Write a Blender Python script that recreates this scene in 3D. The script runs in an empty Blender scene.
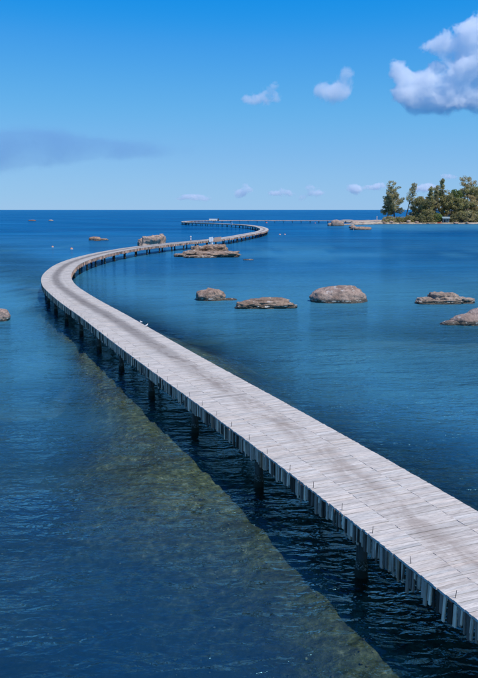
import bpy, bmesh, math, random
from mathutils import Vector, Matrix, noise, Euler

random.seed(7)
R = math.radians
scene = bpy.context.scene
COL = scene.collection

# ------------------------------------------------------------------ camera
H = 7.65            # camera above the water
DECK = 1.38         # deck above the water
WID = 2.70          # deck width
cam_d = bpy.data.cameras.new('camera')
cam = bpy.data.objects.new('camera', cam_d)
COL.objects.link(cam)
cam.location = (0, 0, H)
cam.rotation_euler = (R(90) - math.atan(129.3 / 700.0), 0, 0)
cam_d.sensor_fit = 'HORIZONTAL'
cam_d.sensor_width = 36.0
cam_d.lens = 36.0 * 700.0 / 478.0
cam_d.clip_start = 0.1
cam_d.clip_end = 120000
scene.camera = cam

# ------------------------------------------------------------------ sky, sun, exposure
SUN_EL = R(64)
SUN_AZ = R(130)     # clockwise from +Y (the way the camera looks): to the right, a little behind
world = bpy.data.worlds.new('World')
scene.world = world
world.use_nodes = True
wn = world.node_tree
for n in list(wn.nodes):
    wn.nodes.remove(n)
wo = wn.nodes.new('ShaderNodeOutputWorld')
wb = wn.nodes.new('ShaderNodeBackground')
sky = wn.nodes.new('ShaderNodeTexSky')
sky.sky_type = 'NISHITA'
sky.sun_disc = False
sky.sun_elevation = SUN_EL
sky.sun_rotation = SUN_AZ
sky.altitude = 0
sky.air_density = 1.0
sky.dust_density = 0.0
sky.ozone_density = 2.0
# the whole sky graded one channel at a time, as the photograph's saturated blues are
k_in = wn.nodes.new('ShaderNodeVectorMath'); k_in.operation = 'SCALE'; k_in.inputs['Scale'].default_value = 0.09
k_out = wn.nodes.new('ShaderNodeVectorMath'); k_out.operation = 'SCALE'; k_out.inputs['Scale'].default_value = 10.0
cv = wn.nodes.new('ShaderNodeRGBCurve')
CURVES = ([(0, 0), (.14, .004), (.165, .010), (.212, .06), (.292, .125), (.456, .22), (.644, .285), (.8, .32), (1, .38)],
          [(0, 0), (.2, .20), (.27, .28), (.434, .43), (.584, .49), (.7, .535), (1, .62)],
          [(0, 0), (.35, .72), (.43, .79), (.6, .83), (1, .95)])
for c_, pts_ in zip(cv.mapping.curves, CURVES):
    while len(c_.points) < len(pts_): c_.points.new(0.5, 0.5)
    for q_, (x_, y_) in zip(c_.points, pts_): q_.location = (x_, y_)
cv.mapping.use_clip = False
cv.mapping.update()
wn.links.new(sky.outputs[0], k_in.inputs[0])
wn.links.new(k_in.outputs[0], cv.inputs['Color'])
wn.links.new(cv.outputs[0], k_out.inputs[0])
wn.links.new(k_out.outputs[0], wb.inputs[0])
wb.inputs[1].default_value = 0.10
wn.links.new(wb.outputs[0], wo.inputs[0])

sun_d = bpy.data.lights.new('sun', 'SUN')
sun_d.energy = 4.2
sun_d.angle = R(0.53)
sun_d.color = (1.0, 0.95, 0.84)
sun = bpy.data.objects.new('sun', sun_d)
COL.objects.link(sun)
sd = Vector((math.sin(SUN_AZ) * math.cos(SUN_EL), math.cos(SUN_AZ) * math.cos(SUN_EL), math.sin(SUN_EL)))
sun.rotation_euler = sd.to_track_quat('Z', 'Y').to_euler()
sun.location = (60, -20, 120)

scene.view_settings.view_transform = 'Standard'
scene.view_settings.look = 'None'
scene.view_settings.exposure = 0.0
scene.view_settings.gamma = 1.0
scene.view_settings.use_curve_mapping = False
scene.render.engine = 'CYCLES'
cy = scene.cycles
cy.use_denoising = True
cy.max_bounces = 24
cy.diffuse_bounces = 3
cy.glossy_bounces = 4
cy.transparent_max_bounces = 32
cy.volume_bounces = 24
cy.sample_clamp_indirect = 6.0
cy.sample_clamp_direct = 1.3

# ------------------------------------------------------------------ helpers
def tag(o, label=None, cat=None, group=None, kind=None):
    if label: o['label'] = label
    if cat: o['category'] = cat
    if group: o['group'] = group
    if kind: o['kind'] = kind
    return o

def empty(name, loc=(0, 0, 0), rz=0):
    o = bpy.data.objects.new(name, None)
    COL.objects.link(o)
    o.location = loc
    o.rotation_euler = (0, 0, rz)
    o.empty_display_size = 0.2
    return o

class MB:
    """collects faces, with a colour per vertex and two uv layers"""
    def __init__(self):
        self.v = []; self.f = []; self.c = []; self.u1 = []; self.u2 = []
    def quad_box(self, corners, col=(1, 1, 1, 1), u1=None, u2=None, skip=()):
        """corners: 8 points, 0-3 the bottom loop, 4-7 the top loop"""
        b = len(self.v)
        self.v += [tuple(p) for p in corners]
        self.c += [col] * 8
        self.u1 += u1 or [(0, 0)] * 8
        self.u2 += u2 or [(0, 0)] * 8
        fs = [(3, 2, 1, 0), (4, 5, 6, 7), (0, 1, 5, 4), (1, 2, 6, 5), (2, 3, 7, 6), (3, 0, 4, 7)]
        for i, q in enumerate(fs):
            if i in skip: continue
            self.f.append(tuple(b + k for k in q))
    def box(self, c, size, rz=0, col=(1, 1, 1, 1)):
        m = Matrix.Translation(c) @ Matrix.Rotation(rz, 4, 'Z')
        x, y, z = size[0] / 2, size[1] / 2, size[2] / 2
        P = [m @ Vector(p) for p in ((-x, -y, -z), (x, -y, -z), (x, y, -z), (-x, y, -z), (-x, -y, z), (x, -y, z), (x, y, z), (-x, y, z))]
        self.quad_box(P, col)
    def tube(self, pts, rad, seg=6, col=(1, 1, 1, 1), cap=True):
        rings = []
        for i, p in enumerate(pts):
            p = Vector(p)
            a = Vector(pts[max(0, i - 1)]); d = Vector(pts[min(len(pts) - 1, i + 1)])
            t = (d - a).normalized()
            s = t.orthogonal().normalized() if abs(t.z) < 0.99 else Vector((1, 0, 0))
            if abs(t.z) > 0.3: s = (Vector((1, 0, 0)) - t * t.x).normalized()
            w = t.cross(s)
            r = rad[i] if isinstance(rad, (list, tuple)) else rad
            b = len(self.v)
            for k in range(seg):
                an = 2 * math.pi * k / seg
                self.v.append(tuple(p + (s * math.cos(an) + w * math.sin(an)) * r))
                self.c.append(col); self.u1.append((k / seg, i)); self.u2.append((0, 0))
            rings.append(b)
        for a, b in zip(rings, rings[1:]):
            for k in range(seg):
                k2 = (k + 1) % seg
                self.f.append((a + k, a + k2, b + k2, b + k))
        if cap:
            self.f.append(tuple(rings[0] + k for k in reversed(range(seg))))
            self.f.append(tuple(rings[-1] + k for k in range(seg)))
    def build(self, name, m, parent=None, smooth=False, origin=None):
        me = bpy.data.meshes.new(name)
        o0 = Vector(origin) if origin else Vector((0, 0, 0))
        me.from_pydata([tuple(Vector(p) - o0) for p in self.v] if origin else self.v, [], self.f)
        ca = me.color_attributes.new('tone', 'FLOAT_COLOR', 'POINT')
        flat = []
        for c in self.c: flat += (c[0], c[1], c[2], 1.0)
        ca.data.foreach_set('color', flat)
        idx = [0] * len(me.loops)
        me.loops.foreach_get('vertex_index', idx)
        for nm, src in (('grain', self.u1), ('place', self.u2)):
            ul = me.uv_layers.new(name=nm)
            fl = []
            for i in idx: fl += src[i]
            ul.data.foreach_set('uv', fl)
        if smooth:
            me.polygons.foreach_set('use_smooth', [True] * len(me.polygons))
        me.materials.append(m)
        me.update()
        o = bpy.data.objects.new(name, me)
        COL.objects.link(o)
        if origin: o.location = o0
        if parent: o.parent = parent
        return o

class NT:
    """small node-graph helper"""
    def __init__(self, name):
        self.m = bpy.data.materials.new(name)
        self.m.use_nodes = True
        self.t = self.m.node_tree
        for n in list(self.t.nodes): self.t.nodes.remove(n)
        self.out = self.t.nodes.new('ShaderNodeOutputMaterial')
    def n(self, kind, **kw):
        nd = self.t.nodes.new('ShaderNode' + kind)
        for k, v in kw.items(): setattr(nd, k, v)
        return nd
    def l(self, a, b): self.t.links.new(a, b)
    def val(self, sock, v):
        if hasattr(v, 'is_linked') or hasattr(v, 'links'): self.l(v, sock)
        else: sock.default_value = v
    def math(self, op, a, b=0.0, c=0.0, clamp=False):
        nd = self.n('Math', operation=op, use_clamp=clamp)
        self.val(nd.inputs[0], a); self.val(nd.inputs[1], b); self.val(nd.inputs[2], c)
        return nd.outputs[0]
    def vmath(self, op, a, b=(0, 0, 0)):
        nd = self.n('VectorMath', operation=op)
        self.val(nd.inputs[0], a); self.val(nd.inputs[1], b)
        return nd.outputs['Value'] if op in ('LENGTH', 'DISTANCE', 'DOT_PRODUCT') else nd.outputs[0]
    def ramp(self, fac, stops, interp='LINEAR'):
        nd = self.n('ValToRGB')
        cr = nd.color_ramp; cr.interpolation = interp
        while len(cr.elements) < len(stops): cr.elements.new(0.5)
        for e, (p, c) in zip(cr.elements, stops):
            e.position = p; e.color = (c[0], c[1], c[2], 1) if not isinstance(c, (int, float)) else (c, c, c, 1)
        self.val(nd.inputs[0], fac)
        return nd.outputs[0]
    def maprange(self, v, a, b, c, d, smooth=True):
        nd = self.n('MapRange', interpolation_type='SMOOTHSTEP' if smooth else 'LINEAR')
        self.val(nd.inputs[0], v)
        for i, x in enumerate((a, b, c, d)): nd.inputs[1 + i].default_value = x
        return nd.outputs[0]
    def noise(self, vec, scale, detail=3, rough=0.55, dist=0.0, dims='3D'):
        nd = self.n('TexNoise', noise_dimensions=dims)
        if vec is not None: self.l(vec, nd.inputs['Vector'])
        nd.inputs['Scale'].default_value = scale
        nd.inputs['Detail'].default_value = detail
        nd.inputs['Roughness'].default_value = rough
        nd.inputs['Distortion'].default_value = dist
        return nd.outputs['Fac']
    def mapping(self, vec, scale=(1, 1, 1), rot=(0, 0, 0), loc=(0, 0, 0)):
        nd = self.n('Mapping')
        self.l(vec, nd.inputs[0])
        nd.inputs['Scale'].default_value = scale
        nd.inputs['Rotation'].default_value = rot
        nd.inputs['Location'].default_value = loc
        return nd.outputs[0]
    def mix(self, fac, a, b, mode='MIX'):
        nd = self.n('Mix', data_type='RGBA', blend_type=mode)
        self.val(nd.inputs[0], fac)
        for s, x in ((nd.inputs[6], a), (nd.inputs[7], b)):
            if isinstance(x, tuple): s.default_value = (x[0], x[1], x[2], 1)
            else: self.l(x, s)
        return nd.outputs[2]
    def bump(self, h, strength, dist, normal=None):
        nd = self.n('Bump')
        nd.inputs['Strength'].default_value = strength
        nd.inputs['Distance'].default_value = dist
        self.l(h, nd.inputs['Height'])
        if normal is not None: self.l(normal, nd.inputs['Normal'])
        return nd.outputs[0]
    def principled(self, col, rough=0.8, normal=None, spec=0.3):
        nd = self.n('BsdfPrincipled')
        if isinstance(col, tuple): nd.inputs['Base Color'].default_value = (col[0], col[1], col[2], 1)
        else: self.l(col, nd.inputs['Base Color'])
        self.val(nd.inputs['Roughness'], rough)
        nd.inputs['Specular IOR Level'].default_value = spec
        if normal is not None: self.l(normal, nd.inputs['Normal'])
        self.l(nd.outputs[0], self.out.inputs[0])
        return nd

def fbm(x, y, z=0.0, o=4):
    return noise.fractal(Vector((x, y, z)), 1.0, 2.0, o, noise_basis='PERLIN_ORIGINAL')

# ------------------------------------------------------------------ course of the boardwalk
way = [(13.3, -9.1), (9.2, 0.7), (6.0, 8.3), (4.3, 12.6), (3.3, 15.1), (2.1, 18.0), (0.0, 22.95), (-2.6, 28.9), (-5.3, 35.3),
       (-8.8, 43.7), (-10.8, 48.2), (-13.0, 53.6), (-15.2, 59.2), (-17.0, 65.1), (-18.4, 70.8), (-20.0, 80.2),
       (-20.7, 87.0), (-20.9, 95.5), (-20.4, 105.5), (-19.2, 114.4), (-17.6, 122.6), (-13.2, 136), (-6.6, 153), (-2.0, 168.2),
       (0.4, 180.0), (3.3, 194.5), (6.2, 210), (7.9, 226), (8.6, 243), (8.2, 260), (6.9, 279.5), (3.6, 301), (-2.0, 320),
       (-8.5, 335), (-15.5, 347), (-22.5, 359), (-27.8, 372), (-30.2, 388), (-29.5, 405), (-26.0, 421), (-19.0, 433), (-8.0, 439),
       (6.0, 440), (38, 437), (62, 431), (84, 424)]
way = [(x * 0.98, y * 0.98) for x, y in way]
def resample(P, n, step):
    P = [Vector((p[0], p[1])) for p in P]
    Q = []
    ext = [P[0] * 2 - P[1]] + P + [P[-1] * 2 - P[-2]]
    for i in range(1, len(ext) - 2):
        a, b, c, d = ext[i - 1:i + 3]
        for k in range(n):
            t = k / n
            Q.append(0.5 * ((2 * b) + (c - a) * t + (2 * a - 5 * b + 4 * c - d) * t * t + (3 * b - a - 3 * c + d) * t ** 3))
    Q.append(P[-1])
    out = [Q[0]]; need = step
    for a, b in zip(Q, Q[1:]):
        L = (b - a).length; pos = 0.0
        while L - pos >= need:
            pos += need; out.append(a.lerp(b, pos / L)); need = step
        need -= (L - pos)
    return out
STEP = 0.5
line = resample(way, 40, STEP)
for it in range(40):
    line = [line[0]] + [(line[i - 1] + line[i] * 2 + line[i + 1]) / 4 for i in range(1, len(line) - 1)] + [line[-1]]
cum = [0.0]
for a, b in zip(line, line[1:]): cum.append(cum[-1] + (b - a).length)
LEN = cum[-1]
def at(s):
    """point, forward tangent, left normal at arc length s"""
    s = max(0.0, min(LEN - 1e-4, s))
    i = min(len(line) - 2, int(s / STEP))
    while i > 0 and cum[i] > s: i -= 1
    while i < len(line) - 2 and cum[i + 1] < s: i += 1
    f = (s - cum[i]) / (cum[i + 1] - cum[i])
    p = line[i].lerp(line[i + 1], f)
    def tg(j):
        j0 = max(0, j - 1); j1 = min(len(line) - 1, j + 1)
        return (line[j1] - line[j0]).normalized()
    t = tg(i).lerp(tg(i + 1), f).normalized()
    return p, t, Vector((-t.y, t.x))
def pt(s, off, z):
    p, t, n = at(s)
    q = p + n * off
    return Vector((q.x, q.y, z))
# arc length where the left edge leaves the picture at the lower right
S0 = min(range(len(line)), key=lambda i: (line[i] - Vector((5.0, 10.6))).length) * STEP

# ------------------------------------------------------------------ materials
def mat_sea():
    k = NT('sea_water')
    geo = k.n('NewGeometry')
    pos = geo.outputs['Position']
    dep = k.n('Attribute', attribute_name='depth').outputs['Fac']
    # wind ripples, crests lying across the view and a little aslant
    m1 = k.mapping(pos, scale=(0.5, 1.0, 1.0), rot=(0, 0, R(-14)))
    h1 = k.noise(m1, 3.7, 2, 0.55, 0.5)
    m2 = k.mapping(pos, scale=(0.6, 1.0, 1.0), rot=(0, 0, R(9)))
    h2 = k.noise(m2, 10.0, 2, 0.55, 0.4)
    m3 = k.mapping(pos, scale=(0.35, 1.0, 1.0), rot=(0, 0, R(-8)))
    h3 = k.noise(m3, 1.25, 2, 0.5)
    h4 = k.noise(k.mapping(pos, scale=(0.4, 1.0, 1.0), rot=(0, 0, R(-5))), 0.3, 3, 0.55)
    h3 = k.math('ADD', k.math('MULTIPLY', h3, 0.9), k.math('MULTIPLY', h4, 2.6))
    hh = k.math('ADD', k.math('MULTIPLY', h1, 0.56), k.math('MULTIPLY', h2, 0.09))
    hh = k.math('ADD', hh, k.math('MULTIPLY', h3, 1.0))
    # calmer and livelier patches
    gust = k.noise(k.mapping(pos, scale=(0.3, 1.0, 1.0)), 0.045, 3, 0.6)
    gust2 = k.noise(k.mapping(pos, scale=(0.45, 1.0, 1.0)), 0.22, 3, 0.6)
    amp = k.math('MULTIPLY', k.maprange(gust, 0.35, 0.65, 0.5, 1.0), k.maprange(gust2, 0.3, 0.7, 0.6, 1.25))
    nrm = k.n('Bump')
    nrm.inputs['Distance'].default_value = 0.5
    k.l(amp, nrm.inputs['Strength']); k.l(hh, nrm.inputs['Height'])
    N = nrm.outputs[0]
    fr = k.n('Fresnel'); fr.inputs['IOR'].default_value = 1.5
    k.l(N, fr.inputs['Normal'])
    streak = k.noise(k.mapping(pos, scale=(0.16, 1.0, 1.0), rot=(0, 0, R(-4))), 0.11, 4, 0.65)
    patch_f = k.math('MULTIPLY', k.maprange(gust2, 0.3, 0.7, 0.65, 1.3), k.maprange(streak, 0.35, 0.65, 0.7, 1.25))
    F = k.math('MULTIPLY', k.math('MULTIPLY', k.math('MINIMUM', fr.outputs[0], 0.5), 0.72), patch_f)
    gl = k.n('BsdfGlossy', distribution='GGX')
    gl.inputs['Roughness'].default_value = 0.08
    gl.inputs['Color'].default_value = (0.28, 0.72, 1, 1)
    k.l(N, gl.inputs['Normal'])
    # water body: clear where shallow, the blue of scattered light where deep
    op = k.math('SUBTRACT', 1.0, k.math('POWER', 2.718, k.math('MULTIPLY', k.math('MAXIMUM', k.math('SUBTRACT', dep, 0.39), 0.0), -0.55)))
    patch = k.noise(k.mapping(pos, scale=(0.35, 1.0, 1.0)), 0.03, 4, 0.6)
    body_d = k.mix(k.maprange(patch, 0.38, 0.62, 0, 1), (0.0008, 0.066, 0.185), (0.001, 0.098, 0.245))
    body_s = (0.004, 0.052, 0.125)
    body = k.mix(k.maprange(dep, 1.0, 4.5, 0, 1), body_s, body_d)
    silt = k.n('Attribute', attribute_name='silt').outputs['Fac']
    body = k.mix(silt, body, (0.062, 0.245, 0.355))
    df = k.n('BsdfDiffuse'); k.l(body, df.inputs['Color']); k.l(N, df.inputs['Normal'])
    tr = k.n('BsdfTransparent')
    tint = k.mix(k.maprange(dep, 0.2, 2.5, 0, 1, False), (0.86, 0.95, 0.93), (0.35, 0.66, 0.72))
    k.l(tint, tr.inputs['Color'])
    a = k.n('MixShader'); k.l(op, a.inputs[0]); k.l(tr.outputs[0], a.inputs[1]); k.l(df.outputs[0], a.inputs[2])
    b = k.n('MixShader'); k.l(F, b.inputs[0]); k.l(a.outputs[0], b.inputs[1]); k.l(gl.outputs[0], b.inputs[2])
    k.l(b.outputs[0], k.out.inputs[0])
    return k.m

def mat_seabed():
    k = NT('seabed')
    pos = k.n('NewGeometry').outputs['Position']
    a = k.noise(pos, 0.55, 4, 0.6)
    b = k.noise(pos, 4.5, 5, 0.7)
    c = k.noise(pos, 11.0, 3, 0.6)
    base = k.ramp(b, [(0.30, (0.016, 0.020, 0.010)), (0.46, (0.048, 0.058, 0.027)), (0.58, (0.092, 0.103, 0.052)), (0.72, (0.25, 0.25, 0.16))])
    weed = k.ramp(c, [(0.35, (0.010, 0.016, 0.012)), (0.7, (0.045, 0.055, 0.03))])
    col = k.mix(k.maprange(a, 0.45, 0.62, 0, 0.7), base, weed)
    deep = k.n('Attribute', attribute_name='depth').outputs['Fac']
    wn_ = k.noise(k.mapping(pos, scale=(0.6, 1, 1)), 0.12, 3, 0.6)
    grass = k.math('MULTIPLY', k.maprange(deep, 0.55, 1.2, 0, 1), k.maprange(wn_, 0.40, 0.58, 0.95, 0.35))
    col = k.mix(k.math('MULTIPLY', grass, 0.8), col, (0.020, 0.024, 0.020))
    sand = k.math('MULTIPLY', k.maprange(deep, 1.0, 1.6, 0, 1), k.maprange(wn_, 0.52, 0.64, 0, 0.8))
    col = k.mix(sand, col, (0.25, 0.24, 0.18))
    k.principled(col, 0.95, k.bump(b, 0.6, 0.15))
    return k.m

def mat_wood(name, base_lo, base_hi, stain=False, rough=0.85, mott=1.0):
    k = NT(name)
    tone = k.n('Attribute', attribute_name='tone').outputs['Color']
    g = k.n('UVMap', uv_map='grain').outputs[0]
    gr = k.noise(k.mapping(g, scale=(1.9, 26, 1)), 1.0, 5, 0.65, 0.8)
    fine = k.noise(k.mapping(g, scale=(5, 120, 1)), 1.0, 2, 0.6)
    blot = k.noise(k.mapping(g, scale=(1.2, 2.2, 1)), 1.0, 3, 0.6)
    f = k.math('ADD', k.math('MULTIPLY', gr, 0.7), k.math('MULTIPLY', blot, 0.3 * mott))
    col = k.mix(k.maprange(f, 0.28, 0.62, 0, 1), base_lo, base_hi)
    col = k.mix(k.maprange(fine, 0.54, 0.68, 0, 0.6), col, tuple(c * 0.45 for c in base_lo))
    col = k.mix(1.0, col, tone, 'MULTIPLY')
    if stain:
        pl = k.n('UVMap', uv_map='place').outputs[0]
        sp = k.n('SeparateXYZ'); k.l(pl, sp.inputs[0])
        # x: metres along, y: metres from the middle of the trodden track
        d = k.math('ABSOLUTE', sp.outputs[1])
        wob = k.noise(k.mapping(pl, scale=(0.55, 1.8, 1)), 1.0, 4, 0.65)
        far = k.maprange(sp.outputs[0], 4, 30, 0, 1)
        band = k.maprange(k.math('ADD', d, k.math('MULTIPLY', k.math('SUBTRACT', wob, 0.5), 0.5)), 0.10, 0.62, 1, 0)
        patchy = k.maprange(wob, 0.40, 0.60, 0.05, 1.0)
        amt = k.math('MULTIPLY', band, k.math('MULTIPLY', k.math('MAXIMUM', patchy, k.math('MULTIPLY', far, 0.8)), k.math('ADD', 0.55, k.math('MULTIPLY', far, 0.35))))
        tint = k.mix(far, (0.25, 0.195, 0.16), (0.17, 0.148, 0.135))
        col = k.mix(amt, col, tint)
    k.principled(col, rough, k.bump(gr, 0.35, 0.012), 0.25)
    return k.m

def mat_plain(name, col, rough=0.7, var=0.25, scale=3.0, bump=0.0):
    k = NT(name)
    pos = k.n('NewGeometry').outputs['Position']
    n = k.noise(pos, scale, 4, 0.6)
    c = k.mix(k.maprange(n, 0.3, 0.7, 0, 1), tuple(x * (1 - var) for x in col), tuple(min(1, x * (1 + var)) for x in col))
    k.principled(c, rough, k.bump(n, 0.5, bump) if bump else None)
    return k.m

def mat_rock():
    k = NT('granite_rock')
    pos = k.n('NewGeometry').outputs['Position']
    loc = k.n('TexCoord').outputs['Object']
    tone = k.n('Attribute', attribute_name='tone').outputs['Color']
    a = k.noise(loc, 1.1, 4, 0.6)
    b = k.noise(loc, 5.0, 4, 0.65)
    streak = k.noise(k.mapping(loc, scale=(2.2, 2.2, 0.35)), 1.6, 3, 0.6)
    col = k.mix(k.maprange(a, 0.35, 0.65, 0, 1), (0.27, 0.205, 0.165), (0.44, 0.35, 0.29))
    col = k.mix(k.maprange(b, 0.52, 0.68, 0, 0.55), col, (0.10, 0.085, 0.075))
    col = k.mix(k.maprange(streak, 0.55, 0.7, 0, 0.5), col, (0.12, 0.105, 0.10))
    col = k.mix(1.0, col, tone, 'MULTIPLY')
    sp = k.n('SeparateXYZ'); k.l(pos, sp.inputs[0])
    z = k.math('ADD', sp.outputs[2], k.math('MULTIPLY', k.math('SUBTRACT', b, 0.5), 0.25))
    wet = k.maprange(z, 0.18, 0.36, 1, 0)
    col = k.mix(k.math('MULTIPLY', wet, 0.85), col, (0.045, 0.042, 0.03))
    barn = k.math('MULTIPLY', k.maprange(z, 0.13, 0.17, 0, 1), k.maprange(z, 0.19, 0.25, 1, 0))
    barn = k.math('MULTIPLY', barn, k.maprange(k.noise(loc, 3.5, 2, 0.6), 0.5, 0.62, 0, 1))
    col = k.mix(barn, col, (0.55, 0.53, 0.48))
    vo = k.n('TexVoronoi', feature='DISTANCE_TO_EDGE'); vo.inputs['Scale'].default_value = 1.1
    k.l(k.vmath('ADD', loc, k.vmath('SCALE', loc)) if False else loc, vo.inputs['Vector'])
    crack = k.maprange(k.math('ADD', vo.outputs['Distance'], k.math('MULTIPLY', k.math('SUBTRACT', b, 0.5), 0.12)), 0.0, 0.035, 1, 0)
    col = k.mix(k.math('MULTIPLY', crack, 0.15), col, (0.05, 0.042, 0.036))
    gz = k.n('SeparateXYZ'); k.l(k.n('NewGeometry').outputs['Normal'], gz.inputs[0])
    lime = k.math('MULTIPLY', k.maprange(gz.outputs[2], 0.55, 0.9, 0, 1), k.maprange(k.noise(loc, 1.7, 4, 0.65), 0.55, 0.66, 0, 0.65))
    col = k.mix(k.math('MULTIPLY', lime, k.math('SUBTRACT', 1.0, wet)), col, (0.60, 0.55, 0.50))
    hb = k.math('SUBTRACT', b, k.math('MULTIPLY', crack, 0.12))
    k.principled(col, k.maprange(z, 0.1, 0.3, 0.35, 0.9), k.bump(hb, 0.9, 0.16), 0.3)
    return k.m

def mat_leaf():
    k = NT('foliage')
    tone = k.n('Attribute', attribute_name='tone').outputs['Color']
    d = k.n('BsdfDiffuse'); t = k.n('BsdfTranslucent')
    k.l(tone, d.inputs[0]); k.l(k.mix(1.0, tone, (1.15, 1.25, 0.6), 'MULTIPLY'), t.inputs[0])
    x = k.n('MixShader'); x.inputs[0].default_value = 0.4
    k.l(d.outputs[0], x.inputs[1]); k.l(t.outputs[0], x.inputs[2]); k.l(x.outputs[0], k.out.inputs[0])
    return k.m

def mat_ground():
    k = NT('island_ground')
    pos = k.n('NewGeometry').outputs['Position']
    sp = k.n('SeparateXYZ'); k.l(pos, sp.inputs[0])
    a = k.noise(pos, 0.35, 4, 0.6)
    b = k.noise(pos, 2.0, 4, 0.6)
    sand = k.mix(k.maprange(b, 0.35, 0.65, 0, 1), (0.36, 0.29, 0.215), (0.52, 0.44, 0.35))
    soil = k.mix(k.maprange(a, 0.4, 0.6, 0, 1), (0.17, 0.10, 0.06), (0.09, 0.085, 0.04))
    z = k.math('ADD', sp.outputs[2], k.math('MULTIPLY', k.math('SUBTRACT', a, 0.5), 1.2))
    col = k.mix(k.maprange(z, 1.1, 1.8, 0, 1), sand, soil)
    col = k.mix(k.maprange(z, 0.2, 0.42, 1, 0), col, (0.11, 0.09, 0.065))
    k.principled(col, 0.95, k.bump(b, 0.5, 0.2))
    return k.m

def mat_stone():
    k = NT('seabed_stone')
    tone = k.n('Attribute', attribute_name='tone').outputs['Color']
    n = k.noise(k.n('NewGeometry').outputs['Position'], 14.0, 3, 0.6)
    c = k.mix(k.maprange(n, 0.3, 0.7, 0, 1), (0.055, 0.055, 0.03), (0.13, 0.125, 0.075))
    k.principled(k.mix(1.0, c, tone, 'MULTIPLY'), 0.95)
    return k.m

def mat_pile():
    k = NT('tide_stained_pile')
    pos = k.n('NewGeometry').outputs['Position']
    sp = k.n('SeparateXYZ'); k.l(pos, sp.inputs[0])
    n = k.noise(pos, 9.0, 4, 0.65)
    z = k.math('ADD', sp.outputs[2], k.math('MULTIPLY', k.math('SUBTRACT', n, 0.5), 0.35))
    run = k.noise(k.mapping(pos, scale=(12, 12, 0.8)), 1.0, 3, 0.6)
    col = k.mix(k.maprange(run, 0.4, 0.65, 0, 1), (0.10, 0.08, 0.062), (0.05, 0.041, 0.033))
    col = k.mix(k.maprange(z, 0.30, 0.44, 1, 0), col, (0.026, 0.026, 0.014))
    barn = k.math('MULTIPLY', k.maprange(z, 0.16, 0.22, 0, 1), k.maprange(z, 0.30, 0.38, 1, 0))
    col = k.mix(k.math('MULTIPLY', barn, k.maprange(k.noise(pos, 40.0, 2, 0.6), 0.5, 0.6, 0, 0.8)), col, (0.30, 0.27, 0.22))
    k.principled(col, 0.85, k.bump(n, 0.6, 0.03))
    return k.m

M = dict(
    pile=mat_pile(),
    stone=mat_stone(),
    sea=mat_sea(), bed=mat_seabed(),
    deck=mat_wood('weathered_deck_wood', (0.33, 0.292, 0.262), (0.585, 0.53, 0.472), stain=True),
    side=mat_wood('weathered_side_wood', (0.21, 0.125, 0.085), (0.72, 0.45, 0.32), mott=1.6),
    beam=mat_wood('old_beam_wood', (0.06, 0.052, 0.048), (0.15, 0.135, 0.125)),
    conc=mat_plain('weathered_concrete', (0.085, 0.07, 0.055), 0.9, 0.4, 4.0, 0.02),
    rod=mat_plain('rusty_iron', (0.05, 0.042, 0.045), 0.7, 0.4, 30),
    rock=mat_rock(), leaf=mat_leaf(), ground=mat_ground(),
    bark=mat_plain('tree_bark', (0.14, 0.115, 0.095), 0.9, 0.35, 6.0, 0.03),
    white=mat_plain('white_paint', (0.74, 0.73, 0.72), 0.6, 0.08, 3.0),
    buoy=mat_plain('orange_float', (0.62, 0.30, 0.20), 0.45, 0.15, 5.0),
    red=mat_plain('red_paint', (0.55, 0.06, 0.04), 0.5, 0.15, 5.0),
    rope=mat_plain('dark_rope', (0.10, 0.085, 0.07), 0.9, 0.3, 20),
    roof=mat_plain('blue_grey_sheet', (0.24, 0.31, 0.33), 0.5, 0.15, 2.0),
    hutwall=mat_plain('hut_boards', (0.16, 0.22, 0.23), 0.8, 0.25, 3.0),
    darkwin=mat_plain('dark_opening', (0.02, 0.02, 0.02), 0.5, 0.2, 3.0),
    feather=mat_plain('white_feather', (0.8, 0.8, 0.8), 0.8, 0.05, 20.0),
    beak=mat_plain('dark_beak', (0.06, 0.05, 0.04), 0.5, 0.1, 20.0),
    cloth=mat_plain('pale_cloth', (0.62, 0.60, 0.58), 0.9, 0.1, 8.0),
    dcloth=mat_plain('dark_cloth', (0.05, 0.055, 0.07), 0.9, 0.1, 8.0),
)

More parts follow.
